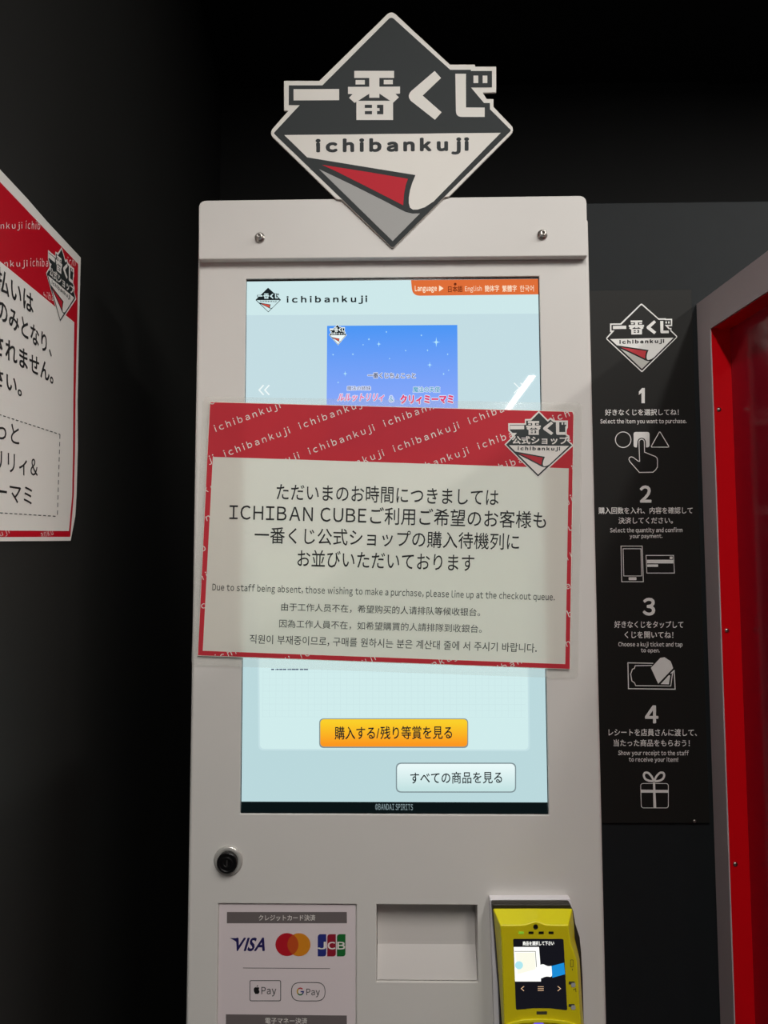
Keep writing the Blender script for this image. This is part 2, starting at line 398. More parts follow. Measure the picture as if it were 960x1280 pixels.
bo = body.modifiers.new('h', 'BOOLEAN'); bo.object = cut; bo.operation = 'DIFFERENCE'; bo.solver = 'EXACT'
b2 = body.modifiers.new('e', 'BEVEL'); b2.width = .0009; b2.segments = 2; b2.limit_method = 'ANGLE'; b2.angle_limit = 1.2
dg = bpy.context.evaluated_depsgraph_get(); dg.update()
nm = bpy.data.meshes.new_from_object(body.evaluated_get(dg)); body.modifiers.clear(); old = body.data; body.data = nm; nm.name = 'cabinet_body'; bpy.data.meshes.remove(old)
bpy.data.objects.remove(cut)
# header plate with its two screws
HF = face(-.010)
hdr = bm_obj('header_panel', prism_bm(rounded([(248.3, 250.5), (733.3, 244.3), (734.5, 320), (248, 324.3)], {0: 10, 1: 10}), HF, .0098), 'white', K, bevel=.0014)
for sx, sy in ((325, 297.3), (677.7, 294)):
    c = P(sx, sy, HF)
    sc = bm_obj('standoff_screw', lathe_bm(c, HF[1], [(0, -.001), (.0056, -.001), (.0058, .0012), (.0054, .0022), (.0040, .0024), (.0038, .0052), (.0030, .0060), (.0016, .0061), (.0014, .0046), (0, .0046)], 28), 'steel', hdr, True)
# diamond topper
TF = face(-.0128)
top = bm_obj('topper_sign', prism_bm(E_SIGN, TF, .0026), 'sign_white', K, bevel=.0006, seg=2)
pr = Print(lift(TF, 1e-4)); emblem(pr, lambda p: p, border=False, mats=dict(white='sign_white', dark='sign_dark', red='sign_red', grey='sign_grey')); pr.build('printed_emblem', top)
# screen
sx0, sx1, sz0, sz1 = scr
disp = bm_obj('touch_screen', box_bm(sx0 + .0003, sx1 - .0003, .0022, .0115, sz0 + .0003, sz1 - .0003), 'bezel', K)
SF = face(.0020)
M['s_head'] = lit('screen_pale', (206, 232, 234)); M['s_body'] = lit('screen_grey', (196, 221, 227)); M['s_card'] = lit('screen_card', (208, 236, 236)); M['s_card_edge'] = lit('screen_card_edge', (196, 224, 228))
M['s_low'] = lit('screen_low', (186, 216, 220))
M['s_white'] = lit('screen_white', (240, 250, 250)); M['s_ink'] = lit('screen_ink', (34, 44, 48), .6); M['s_black'] = lit('screen_black', (6, 16, 18)); M['s_red'] = lit('screen_red', (206, 84, 70)); M['s_orange'] = lit('screen_orange', (222, 110, 56))
M['s_choc'] = lit('screen_brown', (110, 44, 20)); M['s_cream'] = lit('screen_cream', (255, 232, 205)); M['s_edge'] = lit('screen_edge', (128, 146, 150)); M['s_pink'] = lit('screen_pink', (236, 110, 160)); M['s_rose'] = lit('screen_rose', (226, 64, 110)); M['s_teal'] = lit('screen_teal', (60, 160, 190))
M['s_glow'] = lit('screen_glow', (214, 224, 252)); M['s_star'] = lit('screen_star', (176, 226, 252)); M['s_slate'] = lit('screen_slate', (76, 84, 110))
zt, zb = P(490, 407, SF).z, P(490, 515, SF).z
M['s_blue'] = lit_ramp('screen_blue', (140, 170, 250), (76, 150, 245), zb, zt)
M['s_amber'] = lit_ramp('screen_amber', (252, 152, 30), (250, 206, 40), P(490, 930, SF).z, P(490, 903, SF).z)
M['s_button'] = lit_ramp('screen_button', (196, 226, 226), (232, 248, 248), P(570, 986, SF).z, P(570, 958, SF).z)
pr = Print(SF)
pr.poly([(308.6, 352), (672.6, 348.6), (684.6, 1017), (301.6, 1015.5)], 's_body')
pr.poly([(308.6, 352), (672.6, 348.6), (673.4, 392), (308.1, 394)], 's_head', 1)
pr.poly([(305, 700), (679, 700), (684.3, 1003), (301.8, 1003)], 's_low', 1)
pr.poly(rounded([(321, 690), (660, 690), (662.5, 939), (323, 938)], 7), 's_card_edge', 2)
pr.poly(rounded([(323, 690), (658, 690), (660.5, 937), (325, 936)], 6), 's_card', 3)
pr.poly([(301.8, 1002), (684.3, 1003), (684.6, 1017), (301.6, 1015.5)], 's_black', 3)
pr.text('©BANDAI SPIRITS', (469, 1012.3), (516, 1012.8), 7.6, 's_edge', 4, bold=.012)
pr.build('screen_backdrop', disp)
pr = Print(SF); M['s_grid'] = lit('screen_grid', (203, 230, 231))
for i in range(41): pr.line([(329 + i * 8.05, 836), (328.6 + i * 8.07, 896)], .6, 's_grid', 4)
for i in range(8): pr.line([(327, 840 + i * 8), (657, 840.6 + i * 8)], .6, 's_grid', 4)
pr.build('card_grid', disp)
pr = Print(SF)
emblem(pr, affine(E_TRI, [(319.4, 375), (351.2, 374.8), (335.4, 390.3)]), border=False, L=2, mats=dict(white='s_head', dark='s_ink', red='s_red', grey='s_head'))
pr.build('screen_emblem', disp); pr = Print(SF)
pr.text('ichibankuji', (358.7, 380.4), (458.8, 379.6), 10, 's_ink', 2, bold=.045, bear=.20)
pr.build('screen_wordmark', disp); pr = Print(SF)
pr.line([(329, 482), (324, 487.5), (329, 493)], 1.7, 's_white', 2); pr.line([(336, 482), (331, 487.5), (336, 493)], 1.7, 's_white', 2)
pr.build('back_arrow', disp); pr = Print(SF)
pr.line([(643, 479), (649, 485), (643, 491)], 1.3, 's_white', 2); pr.line([(651, 479), (657, 485), (651, 491)], 1.3, 's_white', 2)
pr.build('next_arrow', disp); pr = Print(SF)
for k in range(9): pr.poly(rect(339 + k * 5.1, 836, 342.6 + k * 5.1 + (k % 3) * .8, 837.6), 's_slate', 4)
pr.build('screen_caption', disp)
pr = Print(SF)
pr.poly(rounded([(513.8, 350.2), (672.6, 348.7), (673, 368), (515.5, 369.8)], {3: 10}), 's_orange', 2)
pr.text('Language', (518.8, 366), (546, 365.6), 8.6, 's_cream', 3, bold=.03); pr.poly([(548.8, 356.6), (548.8, 364.4), (554.4, 360.4)], 's_cream', 3)
pr.text('日本語', (560.3, 365.3), (578.2, 364.9), 7.6, 's_choc', 3, bold=.02); pr.poly(circle(569, 355.2, 1.7), 's_choc', 3)
pr.text('English', (581.4, 366), (602.2, 365.6), 8.4, 's_cream', 3)
for t, a, b in (('簡体字', 606, 624), ('繁體字', 628, 646), ('한국어', 650, 667.3)): pr.text(t, (a, 364.8), (b, 364.3), 8, 's_cream', 3, bold=.012 if t != '한국어' else 0)
pr.build('language_bar', disp)
pr = Print(SF)
pr.poly([(408.9, 407.3), (571.6, 406.2), (572.9, 562), (408, 562)], 's_blue', 2)
c4 = lambda x, y: (405 + x / 5.486, 400 + y / 5.486)
def sparkle(x, y, r, k=.16):
    pr.poly([(x + (r if i % 2 == 0 else r * k) * math.cos(math.pi * i / 4) * (1 if i % 2 or i % 4 else .8), y + (r if i % 2 == 0 else r * k) * math.sin(math.pi * i / 4)) for i in range(8)], 's_star', 3)
for x, y, r in ((428, 82, 2.2), (308, 132, 3), (376, 165, 5), (668, 105, 2.4), (770, 152, 8.5), (725, 308, 5.5), (198, 235, 2.6), (62, 238, 2.4), (145, 368, 5), (820, 370, 2.6), (710, 208, 2.4), (560, 210, 2), (450, 265, 1.6), (97, 428, 2.2), (268, 170, 1.6), (848, 235, 2.2), (855, 345, 1.6)):
    X, Y = c4(x, y); sparkle(X, Y, r * .75); pr.poly(circle(X, Y, r * .17 + .35, 10), 's_star', 4)
emblem(pr, affine(V_OUTTRI, [(411.2, 418.8), (433.5, 418.6), (422.7, 431.6)]), shop=True, L=3, mats=dict(white='s_white', dark='s_ink', red='s_red', grey='s_white'), word=False)
def halo(t, a, b, h, ink, glow='s_glow', bold=.0, g=.13, **kw):
    a, b = c4(*a), c4(*b); pr.text(t, a, b, h, glow, 4, bold=g, ring=8, **kw); pr.text(t, a, b, h, ink, 5, bold=bold, **kw)
halo('一番くじちょこっと', (300, 398), (627, 400), 6.6, 's_slate', bold=.02)
halo('魔法少女', (160, 482), (320, 484), 5.4, 's_edge', g=.16) if False else None
halo('魔法の姉妹', (158, 482), (320, 482), 5.2, 's_slate', g=.15)
halo('ルルットリリィ', (92, 556), (405, 556), 9.0, 's_pink', bold=.035, g=.12, slant=.03)
halo('&', (450, 558), (476, 558), 6.4, 's_teal', g=.2)
halo('魔法の天使', (610, 496), (795, 496), 7, 's_teal', bold=.015, g=.1)
halo('クリィミーマミ', (525, 574), (885, 572), 10.5, 's_rose', bold=.06, g=.13)
pr.build('product_picture', disp)
pr = Print(SF)
pr.poly(rounded(rect(399, 898, 585.3, 935), 6), 's_edge', 4); pr.poly(rounded(rect(400.3, 899, 584.2, 933.3), 5.5), 's_amber', 5)
pr.text('購入する/残り等賞を見る', (418.5, 924.4), (565, 923.6), 16.2, 's_ink', 6, bold=.014); pr.build('buy_button', disp)
pr = Print(SF)
pr.poly(rounded(rect(494.8, 953.3, 645.2, 990.8), 7), 's_edge', 4); pr.poly(rounded(rect(496.3, 954.8, 643.7, 989.3), 6), 's_button', 5)
pr.text('すべての商品を見る', (513, 979.8), (627.5, 979), 14.6, 's_ink', 6, bold=.012); pr.build('list_button', disp)
# cam lock
c = P(285.6, 1075.5, F0)
lk = bm_obj('cam_lock', lathe_bm(c, F0[1], [(0, -.001), (.0158, -.001), (.0160, .0006), (.0150, .0020), (.0125, .0030), (.0120, .0026), (0, .0026)], 40), 'lock_ring', K, True)
core = bm_obj('lock_cylinder', lathe_bm(c, F0[1], [(0, .0024), (.0112, .0024), (.0112, .0072), (.0104, .0080), (.0086, .0080), (.0082, .0074), (.0062, .0074), (.0060, .0080), (.0040, .0080), (.0036, .0070), (0, .0070)], 36), 'black_plastic', lk, False, .0003)
ks = Print(face(-.0083)); e = P(285.6, 1075.5, face(-.0083))
bm_obj('key_slot', box_bm(c.x - .0006, c.x + .0006, -.0078, -.0072, c.z - .003, c.z + .003), 'steel', lk)
# tray recess liner: steep back above, shelf sloping out below
tx0, tx1, tz0, tz1 = tra; zm = P(530, 1180, face(.018)).z; e = .0004
bm = bmesh.new()
prof = [(.0330, tz1 - e), (.024, tz1 - e), (.0185, zm + .003), (.018, zm), (.002, tz0 + .001), (.0330, tz0 + .001)]
A = [bm.verts.new((tx0 + e, y, z)) for y, z in prof]; B = [bm.verts.new((tx1 - e, y, z)) for y, z in prof]
bm.faces.new(A); bm.faces.new(B[::-1])
for i in range(6): bm.faces.new((A[i], A[(i + 1) % 6], B[(i + 1) % 6], B[i]))
bm_obj('tray_liner', bm, 'tray', K)
# payment sheet in its shallow recess
px0, px1, pz0, pz1 = pay
sh = bm_obj('payment_sign', box_bm(px0 + .001, px1 - .001, .0022, .0034, pz0 + .001, pz1 - .001), 'pay_paper', K)
pr = Print(face(.0021)); q = lambda x, y: (270 + x / 5.333, 1125 + y / 5.333); Q = lambda pts: [q(*p) for p in pts]
pr.poly(Q([(73, 80), (872, 80), (873, 155), (72, 155)]), 'pay_grey'); pr.text('クレジットカード決済', q(285, 138), q(662, 138), 7.4, 'print_white', 1, bold=.012)
pr.text('VISA', q(112, 338), q(322, 338), 15.8, 'navy', 0, bold=.03, ring=8, slant=.12, native=True); pr.poly(Q([(92, 254), (135, 254), (150, 290), (120, 268)]), 'navy', 0)
pr.poly(circle(*q(473, 297), 14.4), 'pay_red'); pr.poly(circle(*q(553, 298), 14.4), 'pay_orange', 1)
a1 = [(513 + 0, 0)]; lens = [(473 + 77 * math.cos(t), 297 + 77 * math.sin(t)) for t in [(-1.02 + 2.04 * i / 12) for i in range(13)]] + [(553 - 77 * math.cos(t), 298 + 77 * math.sin(t)) for t in [(1.02 - 2.04 * i / 12) for i in range(13)]]
pr.poly(Q(lens), 'pay_mid', 2)
for x0, x1, cc, ch in ((678, 735, 'pay_blue', 'J'), (742, 799, 'pay_crim', 'C'), (806, 863, 'pay_green', 'B')):
    pr.poly(rounded(Q([(x0, 228), (x1, 228), (x1, 376), (x0, 376)]), {0: 4, 2: 4}), cc)
    pr.text(ch, q(x0 + (2 if ch == 'J' else 4), 328), q(x1 - 4, 328), 9, 'print_white', 1, bold=.03)
pr.line(Q([(180, 453), (760, 457)]), .8, 'pay_grey')
pr.line(rounded(Q([(226, 537), (431, 537), (431, 672), (226, 672)]), 2, 3), .9, 'ink_soft', 0, True)
ap = [(270, 583), (262, 580), (253, 588), (251, 602), (256, 618), (264, 628), (271, 625), (280, 628), (288, 618), (291, 610), (285, 603), (285, 592), (290, 586), (282, 580)]
pr.poly(rounded(Q(ap), 1, 2), 'ink'); pr.poly(Q([(271, 579), (272, 572), (280, 566), (280, 574)]), 'ink')
pr.text('Pay', q(303, 642), q(401, 642), 11.6, 'ink_soft', 0, bold=.01)
pr.line(rounded(Q([(503, 550), (727, 550), (727, 673), (503, 673)]), 11), .9, 'ink_soft', 0, True)
g = lambda a0, a1, m: pr.line([q(562 + 20 * math.cos(math.radians(t)), 610 + 22 * math.sin(math.radians(t))) for t in range(a0, a1 + 1, 12)], 1.5, m)
g(-140, -45, 'pay_red'); g(150, 222, 'g_yellow'); g(40, 150, 'pay_green'); g(0, 40, 'pay_blue'); pr.line(Q([(564, 611), (583, 611)]), 1.5, 'pay_blue')
pr.text('Pay', q(603, 648), q(692, 648), 10.6, 'ink_soft', 0, bold=.01)
pr.poly(Q([(66, 762), (872, 770), (872, 850), (66, 850)]), 'pay_grey'); pr.text('電子マネー決済', q(328, 824), q(608, 826), 7.4, 'print_white', 1, bold=.012)
pr.build('printed_marks', sh)

# ------------------------------------------------------------------ laminated notice
NF = face(-.0022)
c = P(484, 670, NF)
N = thing('laminated_notice', 'laminated red and white notice stuck across the front of the kiosk screen', 'notice', (c.x, c.y, P(484, 840, NF).z))
bm_obj('plastic_pouch', prism_bm(rounded([(253.5, 495.5), (728, 504), (722.8, 848.4), (239, 831.5)], 7), NF, .0003), 'film', N)
NP = face(-.0029)
pap = bm_obj('paper_sheet', prism_bm([(262, 502), (717.5, 514.2), (712.6, 836.8), (246.8, 819.8)], NP, .0003), 'paper', N)
O = [(262.8, 502.8), (716.8, 514.9), (711.9, 836.1), (247.5, 819)]; I = [(266, 571), (711, 585.3), (706.7, 830.2), (253.4, 813.5)]
bands = [[O[0], O[1], I[1], (O[0][0] - 3.4, I[0][1] - .2)], [(O[0][0] - 3.4, I[0][1] - .2), I[0], I[3], O[3]], [I[1], (716.2, 585.6), O[2], I[2]], [I[3], I[2], O[2], O[3]]]
bands[0] = [O[0], O[1], (715.7, 585.5), (259.3, 570.8)]; bands[1] = [(259.3, 570.8), I[0], I[3], O[3]]; bands[2] = [I[1], (715.7, 585.5), O[2], I[2]]
pr = Print(lift(NP, 1e-4))
for b_ in bands: pr.poly(b_, 'notice_red')
pr.build('printed_border', pap)
pr = Print(lift(NP, 2e-4))
a = Vector((93.9, -34.6)); b = Vector((11.9, 31.5)); o = Vector((282.5, 573.6))
for i in range(-5, 9):
    for j in range(-4, 14):
        s0 = o + a * i + b * j; s1 = s0 + a * .868
        if max(s0.x, s1.x) < 235 or s0.x > 725 or s0.y < 485 or s1.y > 850: continue
        for b_ in bands: pr.text('ichibankuji', s0, s1, 11.2, 'print_white', 0, clip=b_, bold=.008, ring=2, bear=.19)
pr.build('border_lettering', pap)
pr = Print(lift(NP, 3e-4)); emblem(pr, lambda p: p, shop=True); pr.build('printed_emblem', pap)
pr = Print(lift(NP, 2e-4))
pr.text('ただいまのお時間につきましては', (345.5, 625), (623, 632.4), 20.8, 'ink', bold=.006, ring=2)
pr.text('ICHIBAN CUBEご利用ご希望のお客様も', (286.6, 650.6), (682.3, 661), 21.6, 'ink', bold=.006, ring=2, bear=.085)
pr.text('一番くじ公式ショップの購入待機列に', (318, 678.7), (648.7, 687.8), 20.6, 'ink', bold=.006, ring=2)
pr.text('お並びいただいております', (371.6, 708), (592.5, 714.2), 21, 'ink', bold=.006, ring=2)
pr.build('heading_lettering', pap)
pr = Print(lift(NP, 2e-4))
pr.text('Due to staff being absent, those wishing to make a purchase, please line up at the checkout queue.', (265.4, 740.5), (693.2, 753.2), 11.6, 'ink', bold=.006, ring=2, bear=.085)
pr.text('由于工作人员不在，希望购买的人请排队等候收银台。', (351.5, 763.6), (600, 770.6), 10.2, 'ink')
pr.text('因為工作人員不在，如希望購買的人請排隊到收銀台。', (349, 784.6), (602, 791.4), 10.4, 'ink_soft')
pr.text('직원이 부재중이므로, 구매를 원하시는 분은 계산대 줄에 서 주시기 바랍니다.', (312, 804.6), (670.8, 816.2), 11.6, 'ink')
pr.build('small_lettering', pap)

# ------------------------------------------------------------------ payment terminal
t4 = lambda pts: [(600 + x / 6.4, 1110 + y / 6.4) for x, y in pts]
c = P(668, 1200, face(-.02))
T = thing('payment_terminal', 'yellow card payment terminal with a small colour screen, mounted on the kiosk front', 'terminal', (c.x, 0, P(668, 1345, face(-.02)).z))
bm_obj('mounting_bracket', prism_bm(rounded(t4([(80, 90), (722, 88), (735, 125), (720, 1500), (130, 1500)]), {0: 1.2, 1: 1.2}), face(-.010), .0098), 'bracket', T, bevel=.0008)
hs = t4([(98, 130), (722, 130), (748, 190), (765, 290), (800, 400), (812, 520), (824, 740), (830, 960), (834, 1150), (838, 1500), (180, 1500), (150, 800)])
bm_obj('terminal_housing', prism_bm(hs, face(-.020), .0102), 'rubber', T, bevel=.0015)
SO = t4([(105, 165), (300, 164), (360, 164), (410, 164), (445, 164), (480, 164), (530, 164), (620, 164), (738, 165), (752, 300), (757, 400), (782, 500), (797, 570), (806, 720), (815, 880), (830, 1100), (838, 1490), (195, 1490), (175, 1090), (150, 720), (125, 400)])
SI = t4([(163, 300), (300, 300), (358, 298), (402, 282), (445, 270), (488, 282), (533, 298), (620, 300), (706, 300), (716, 385), (722, 440), (750, 515), (772, 570), (783, 720), (792, 880), (808, 1100), (818, 1480), (210, 1480), (193, 1090), (183, 720), (172, 400)])
r0 = [P(x, y, face(-.019)) for x, y in SO]; r1 = [P(x, y, face(-.023)) for x, y in SO]; r2 = [P(x, y, face(-.038)) for x, y in SI]
shell = bm_obj('yellow_shell', loft_bm([r0, r1, r2]), 'yellow', T, bevel=.0012)
cen = sum((p for p in r2), Vector()) / len(r2)
XF = face(-.0383)
pr = Print(XF)
inner = [(x + (668 - x) * .018, y + (1220 - y) * .012) for x, y in SI]
pr.poly(inner, 'yellow_face'); pr.build('face_plate', shell)
M['t_black'] = lit('terminal_black', (16, 16, 24)); M['t_white'] = lit('terminal_white', (255, 255, 250), 1.1); M['t_blue'] = lit('terminal_blue', (24, 140, 214)); M['t_line'] = lit('terminal_line', (120, 120, 110)); M['t_icon'] = lit('terminal_icon', (214, 176, 140)); M['t_cyan'] = lit('terminal_cyan', (176, 232, 240)); M['t_pale'] = lit('terminal_pale', (253, 252, 234)); M['t_led'] = lit('terminal_led', (140, 200, 50), .75); M['t_violet'] = lit('terminal_violet', (110, 90, 220))
DF = face(-.0386)
dsp = bm_obj('terminal_screen', prism_bm(rounded(t4([(265, 408), (668, 408), (698, 978), (560, 962), (430, 962), (288, 974)]), {0: 2, 1: 2, 2: 2, 5: 2}), DF, .0006), 't_black', T)
pr = Print(lift(DF, 1e-4))
pr.text('商品を選択して下さい', t4([(343, 460)])[0], t4([(592, 458)])[0], 5.2, 't_white', 1, bold=.03)
pr.poly(t4([(270, 472), (472, 472), (482, 600), (488, 748), (280, 748)]), 't_white')
pr.poly(t4([(284, 516), (438, 516), (446, 650), (300, 690)]), 't_pale', 1)
pr.line(t4([(278, 507), (443, 507), (453, 640)]), .8, 't_line', 2)
pr.poly(circle(*t4([(312, 618)])[0], 5), 't_cyan', 2)
pr.poly(rounded(t4([(440, 640), (500, 606), (545, 628), (580, 620), (575, 714), (530, 706), (480, 728), (455, 690)]), 3), 't_white', 3)
pr.poly(t4([(572, 624), (672, 598), (681, 690), (578, 718)]), 't_blue', 3)
pr.line(t4([(350, 788), (330, 805), (350, 822)]), .9, 't_icon', 2); pr.line(t4([(624, 788), (645, 805), (624, 822)]), .9, 't_icon', 2)
for y in (790, 805, 820): pr.line(t4([(462, y), (510, y)]), .8, 't_icon', 2)
pr.build('screen_picture', dsp)
for i, x in enumerate((310, 389, 470, 549)):
    bm_obj('indicator_light', prism_bm(t4(rect(x, 350, x + 40, 368)), face(-.0388), .0005), 't_led' if i == 0 else 'black_plastic', T)
c = P(*t4([(445, 310)])[0], face(-.0384)); bm_obj('camera_lens', lathe_bm(c, XF[1], [(0, -.0004), (.0024, -.0004), (.0024, .0004), (.0018, .0005), (.0015, .0002), (0, .0002)], 20), 'black_plastic', T)
bm_obj('maker_plate', prism_bm(rounded(t4(rect(453, 988, 536, 1012)), .5, 3), face(-.0386), .0003), 'dark_housing', T)
pr = Print(XF)
for y, k in ((600, 0), (770, 1), (950, 1)):
    if k == 0: pr.line(rounded(t4(rect(724, 575, 745, 632)), 1), .6, 'dark_housing', 3, True); pr.line(t4([(738, 645), (740, 660)]), .8, 'dark_housing', 3)
    else: pr.poly(t4(rect(710, y - 22, 756, y + 2)), 'dark_housing', 3); pr.poly(rounded(t4(rect(730, y - 12, 764, y + 24)), 1.5, 3), 'sign_grey', 4)
pr.line(t4([(745, 815), (765, 805), (768, 830)]), .7, 'dark_housing', 3)
pr.build('side_symbols', shell)
arc = [(185, 1110), (260, 1075), (340, 1056), (470, 1050), (600, 1056), (700, 1070), (790, 1100)]; low = [(x, y + 28) for x, y in arc]
pts = t4(arc + low[::-1]); bm_obj('reader_rim', prism_bm(pts, face(-.0405), .002), 'yellow', T, bevel=.0006)
low2 = [(x + (490 - x) * .03, y + 1) for x, y in low]
bm_obj('reader_window', prism_bm(t4(low2 + [(800, 1480), (215, 1480)]), face(-.0388), .0006), 'yellow_face', T)
bm_obj('reader_light', prism_bm(t4(circle(470, 1092, 44, 20, 20)), face(-.0391), .0004), 't_violet', T)

# ------------------------------------------------------------------ instruction board on the partition
BF = face(PY - .004)
c = P(800, 1030, BF)
Bd = thing('instruction_board', 'narrow black board of four numbered white steps on the partition beside the kiosk', 'sign board', (c.x, PY, c.z))
br = bm_obj('board', prism_bm([(700, 363.3), (864.3, 361.8), (887.3, 1029), (700, 1029)], BF, .0036), 'panel', Bd, bevel=.0006, seg=2)
pr = Print(lift(BF, 1e-4)); emblem(pr, affine(E_OUTTRI, [(756.9, 423.1), (847.3, 420.9), (802.4, 465.6)]), mats=dict(white='panel_white', dark='panel', red='panel_red', grey='panel_grey')); pr.build('printed_emblem', br)
pr = Print(lift(BF, 1e-4)); WH = 'panel_white'
for t, x0, x1, y0, y1, bo in (('2', 800.4, 813.6, 607.6, 627.5, .032), ('3', 804.2, 818.2, 748, 768.7, .032), ('4', 807, 822.3, 882.5, 903.5, .032),
        ('好きなくじを選択してね！', 756.4, 848.3, 511.4, 519.2, .016), ('購入回数を入れ、内容を確認して', 748.3, 865.7, 634, 642.2, .016), ('決済してください。', 773.2, 841, 646.5, 654.6, .016),
        ('好きなくじをタップして', 768, 854, 776.3, 784.9, .016), ('くじを開いてね！', 780.8, 841.5, 789.5, 797.8, .016), ('レシートを店員さんに渡して、', 760.7, 871, 911, 920, .016), ('当たった商品をもらおう！', 767, 862, 924.4, 933, .016),
        ('Select the item you want to purchase.', 750.5, 858, 523.6, 530.6, .02), ('Select the quantity and confirm', 762.7, 853, 659.6, 666.8, .02), ('your payment.', 787.3, 828, 668, 673.8, .02),
        ('Choose a kuji ticket and tap', 773, 853, 802.5, 809.7, .02), ('to open.', 801, 824.6, 810.8, 816.8, .02), ('Show your receipt to the staff', 772.8, 861, 938, 945.6, .02), ('to receive your item!', 786, 847.5, 946.5, 953.6, .02)):
    sl = -.004 if y0 < 700 else .004
    if t in '1234': pr.text(t, (x0, y1), (x1, y1), y1 - y0, WH, bold=bo, ring=8)
    else: pr.text(t, (x0, y1 - sl * 40), (x1, y1 + sl * 40), y1 - y0, WH, bold=bo, bear=.07)
pr.poly([(798.6, 489.6), (802.6, 485), (806, 485), (806, 504), (801.8, 504), (801.8, 491), (798.6, 493.6)], WH)
pr.build('board_lettering', br)
pr = Print(lift(BF, 1e-4)); s = lambda pts: [(745 + x / 6.857, 500 + y / 6.857) for x, y in pts]
pr.line(circle(779, 549.6, 9.7, 36), 1.0, WH, 0, True)
pr.poly(rounded(s(rect(322, 274, 459, 406)), 3), WH); pr.line(rounded(s([(546, 268), (628, 404), (470, 404)]), 2.2), 1.0, WH, 0, True)
fg = [(350, 410), (355, 360)] + [(391 - 36 * math.cos(t * math.pi / 8), 358 - 34 * math.sin(t * math.pi / 8)) for t in range(9)] + [(428, 410)]
pr.poly(s(fg), 'panel', 1)
hand = [(374, 526), (368, 362)] + [(391 - 23 * math.cos(t * math.pi / 8), 360 - 24 * math.sin(t * math.pi / 8)) for t in range(9)] + [(416, 447), (508, 484), (524, 498), (527, 520), (526, 575), (512, 598), (488, 619), (372, 621), (290, 528), (282, 508), (288, 492), (302, 487), (318, 491), (362, 524)]
pr.line(s(hand), 1.0, WH, 2, True)
pr.build('pointing_hand_pictogram', br); pr = Print(lift(BF, 1e-4))
s = lambda pts: [(740 + x / 6.62, 600 + y / 6.62) for x, y in pts]
pr.line(s([(240, 547), (415, 547), (425, 842), (246, 842)]), .9, WH, 0, True); pr.line(s([(257, 569), (405, 569), (410, 794), (263, 794)]), .8, WH, 0, True); pr.poly(rounded(s(rect(303, 804, 368, 829)), 1), WH)
pr.line(s([(447, 624), (675, 624), (682, 770), (454, 770)]), .9, WH, 0, True); pr.poly(s([(454, 660), (672, 660), (673, 690), (455, 690)]), WH); pr.poly(rounded(s(rect(456, 698, 547, 719)), .8), WH); pr.poly(rounded(s(rect(643, 633, 667, 655)), .8), WH)
pr.build('phone_and_card_pictogram', br); pr = Print(lift(BF, 1e-4))
s = lambda pts: [(740 + x / 6.62, 740 + y / 6.62) for x, y in pts]
pr.line(s([(502, 590), (297, 586), (302, 800), (688, 804), (680, 650), (655, 672)]), 1.2, WH); pr.line(s([(492, 608), (358, 610), (350, 632), (334, 640), (320, 680), (330, 735), (352, 752), (362, 775), (652, 778), (664, 690), (672, 655)]), 1.1, WH)
pr.poly(s([(487, 628), (565, 545), (600, 540), (650, 572), (662, 600), (670, 632), (548, 760)]), WH); pr.poly(s([(568, 762), (636, 688), (648, 690), (636, 764)]), WH)
pr.build('ticket_pictogram', br); pr = Print(lift(BF, 1e-4))
s = lambda pts: [(740 + x / 6.62, 870 + y / 6.62) for x, y in pts]
pr.line(rounded(s([(402, 724), (632, 724), (632, 926), (408, 926)]), 3.5), .8, WH, 0, True); pr.poly(s([(402, 775), (632, 777), (632, 801), (402, 800)]), WH); pr.poly(s([(504, 716), (522, 716), (532, 926), (508, 926)]), WH)
for sg in (-1, 1):
    lp = [(513, 706), (513 + sg * 22, 660), (513 + sg * 50, 634), (513 + sg * 76, 634), (513 + sg * 86, 655), (513 + sg * 76, 685), (513 + sg * 45, 702)]
    pr.line(rounded(s(lp), 5, 4), 2.6, WH, 0, True)
pr.build('gift_pictogram', br)
c = P(868, 1026.5, BF); bm_obj('board_screw', lathe_bm(c, BF[1], [(0, -.001), (.0022, -.001), (.0022, .0006), (.001, .0012), (0, .0013)], 16), 'steel', Bd, True)

# ------------------------------------------------------------------ notice on the left wall
PF = lift(WL, .0012)
c = P(60, 677, PF)
Po = thing('wall_notice', 'red and white notice with a dashed box, stuck to the bare black wall', 'notice', tuple(c))
ps = bm_obj('paper_sheet', prism_bm([(-330, -148), (-20, 190), (0, 211.7), (33, 247), (58.6, 276.5), (101, 322), (99, 400), (97, 500), (97.3, 560), (95.7, 620), (94.2, 645), (88.3, 676), (-330, 679)], PF, .0006), 'poster_paper', Po)
PQ = lift(PF, 1e-4)
pr = Print(PQ)
pr.poly([(-325, -126), (0, 227.4), (97.7, 330), (96.6, 400), (94.3, 500), (93.8, 560), (92.2, 620), (87.8, 671), (-325, 672)], 'poster_red')
pr.poly([(-318, 60), (0, 326.6), (92.8, 402.7), (91.7, 500), (91.3, 560), (90.2, 620), (86.2, 663.8), (-318, 661)], 'poster_paper', 1)
pr.build('printed_border', Po)
pr = Print(PQ)
for wd, x0, x1 in (('uji', 1, 13), ('anku', 52, 67)): pr.text(wd, (x0, 672.5), (x1, 668.5), 9, 'print_white', 1, clip=[(-20, 663), (86, 664), (86, 671), (-20, 672)], bear=.16)
cl = [(-20, 206), (97.7, 330), (96, 402), (-20, 310)]
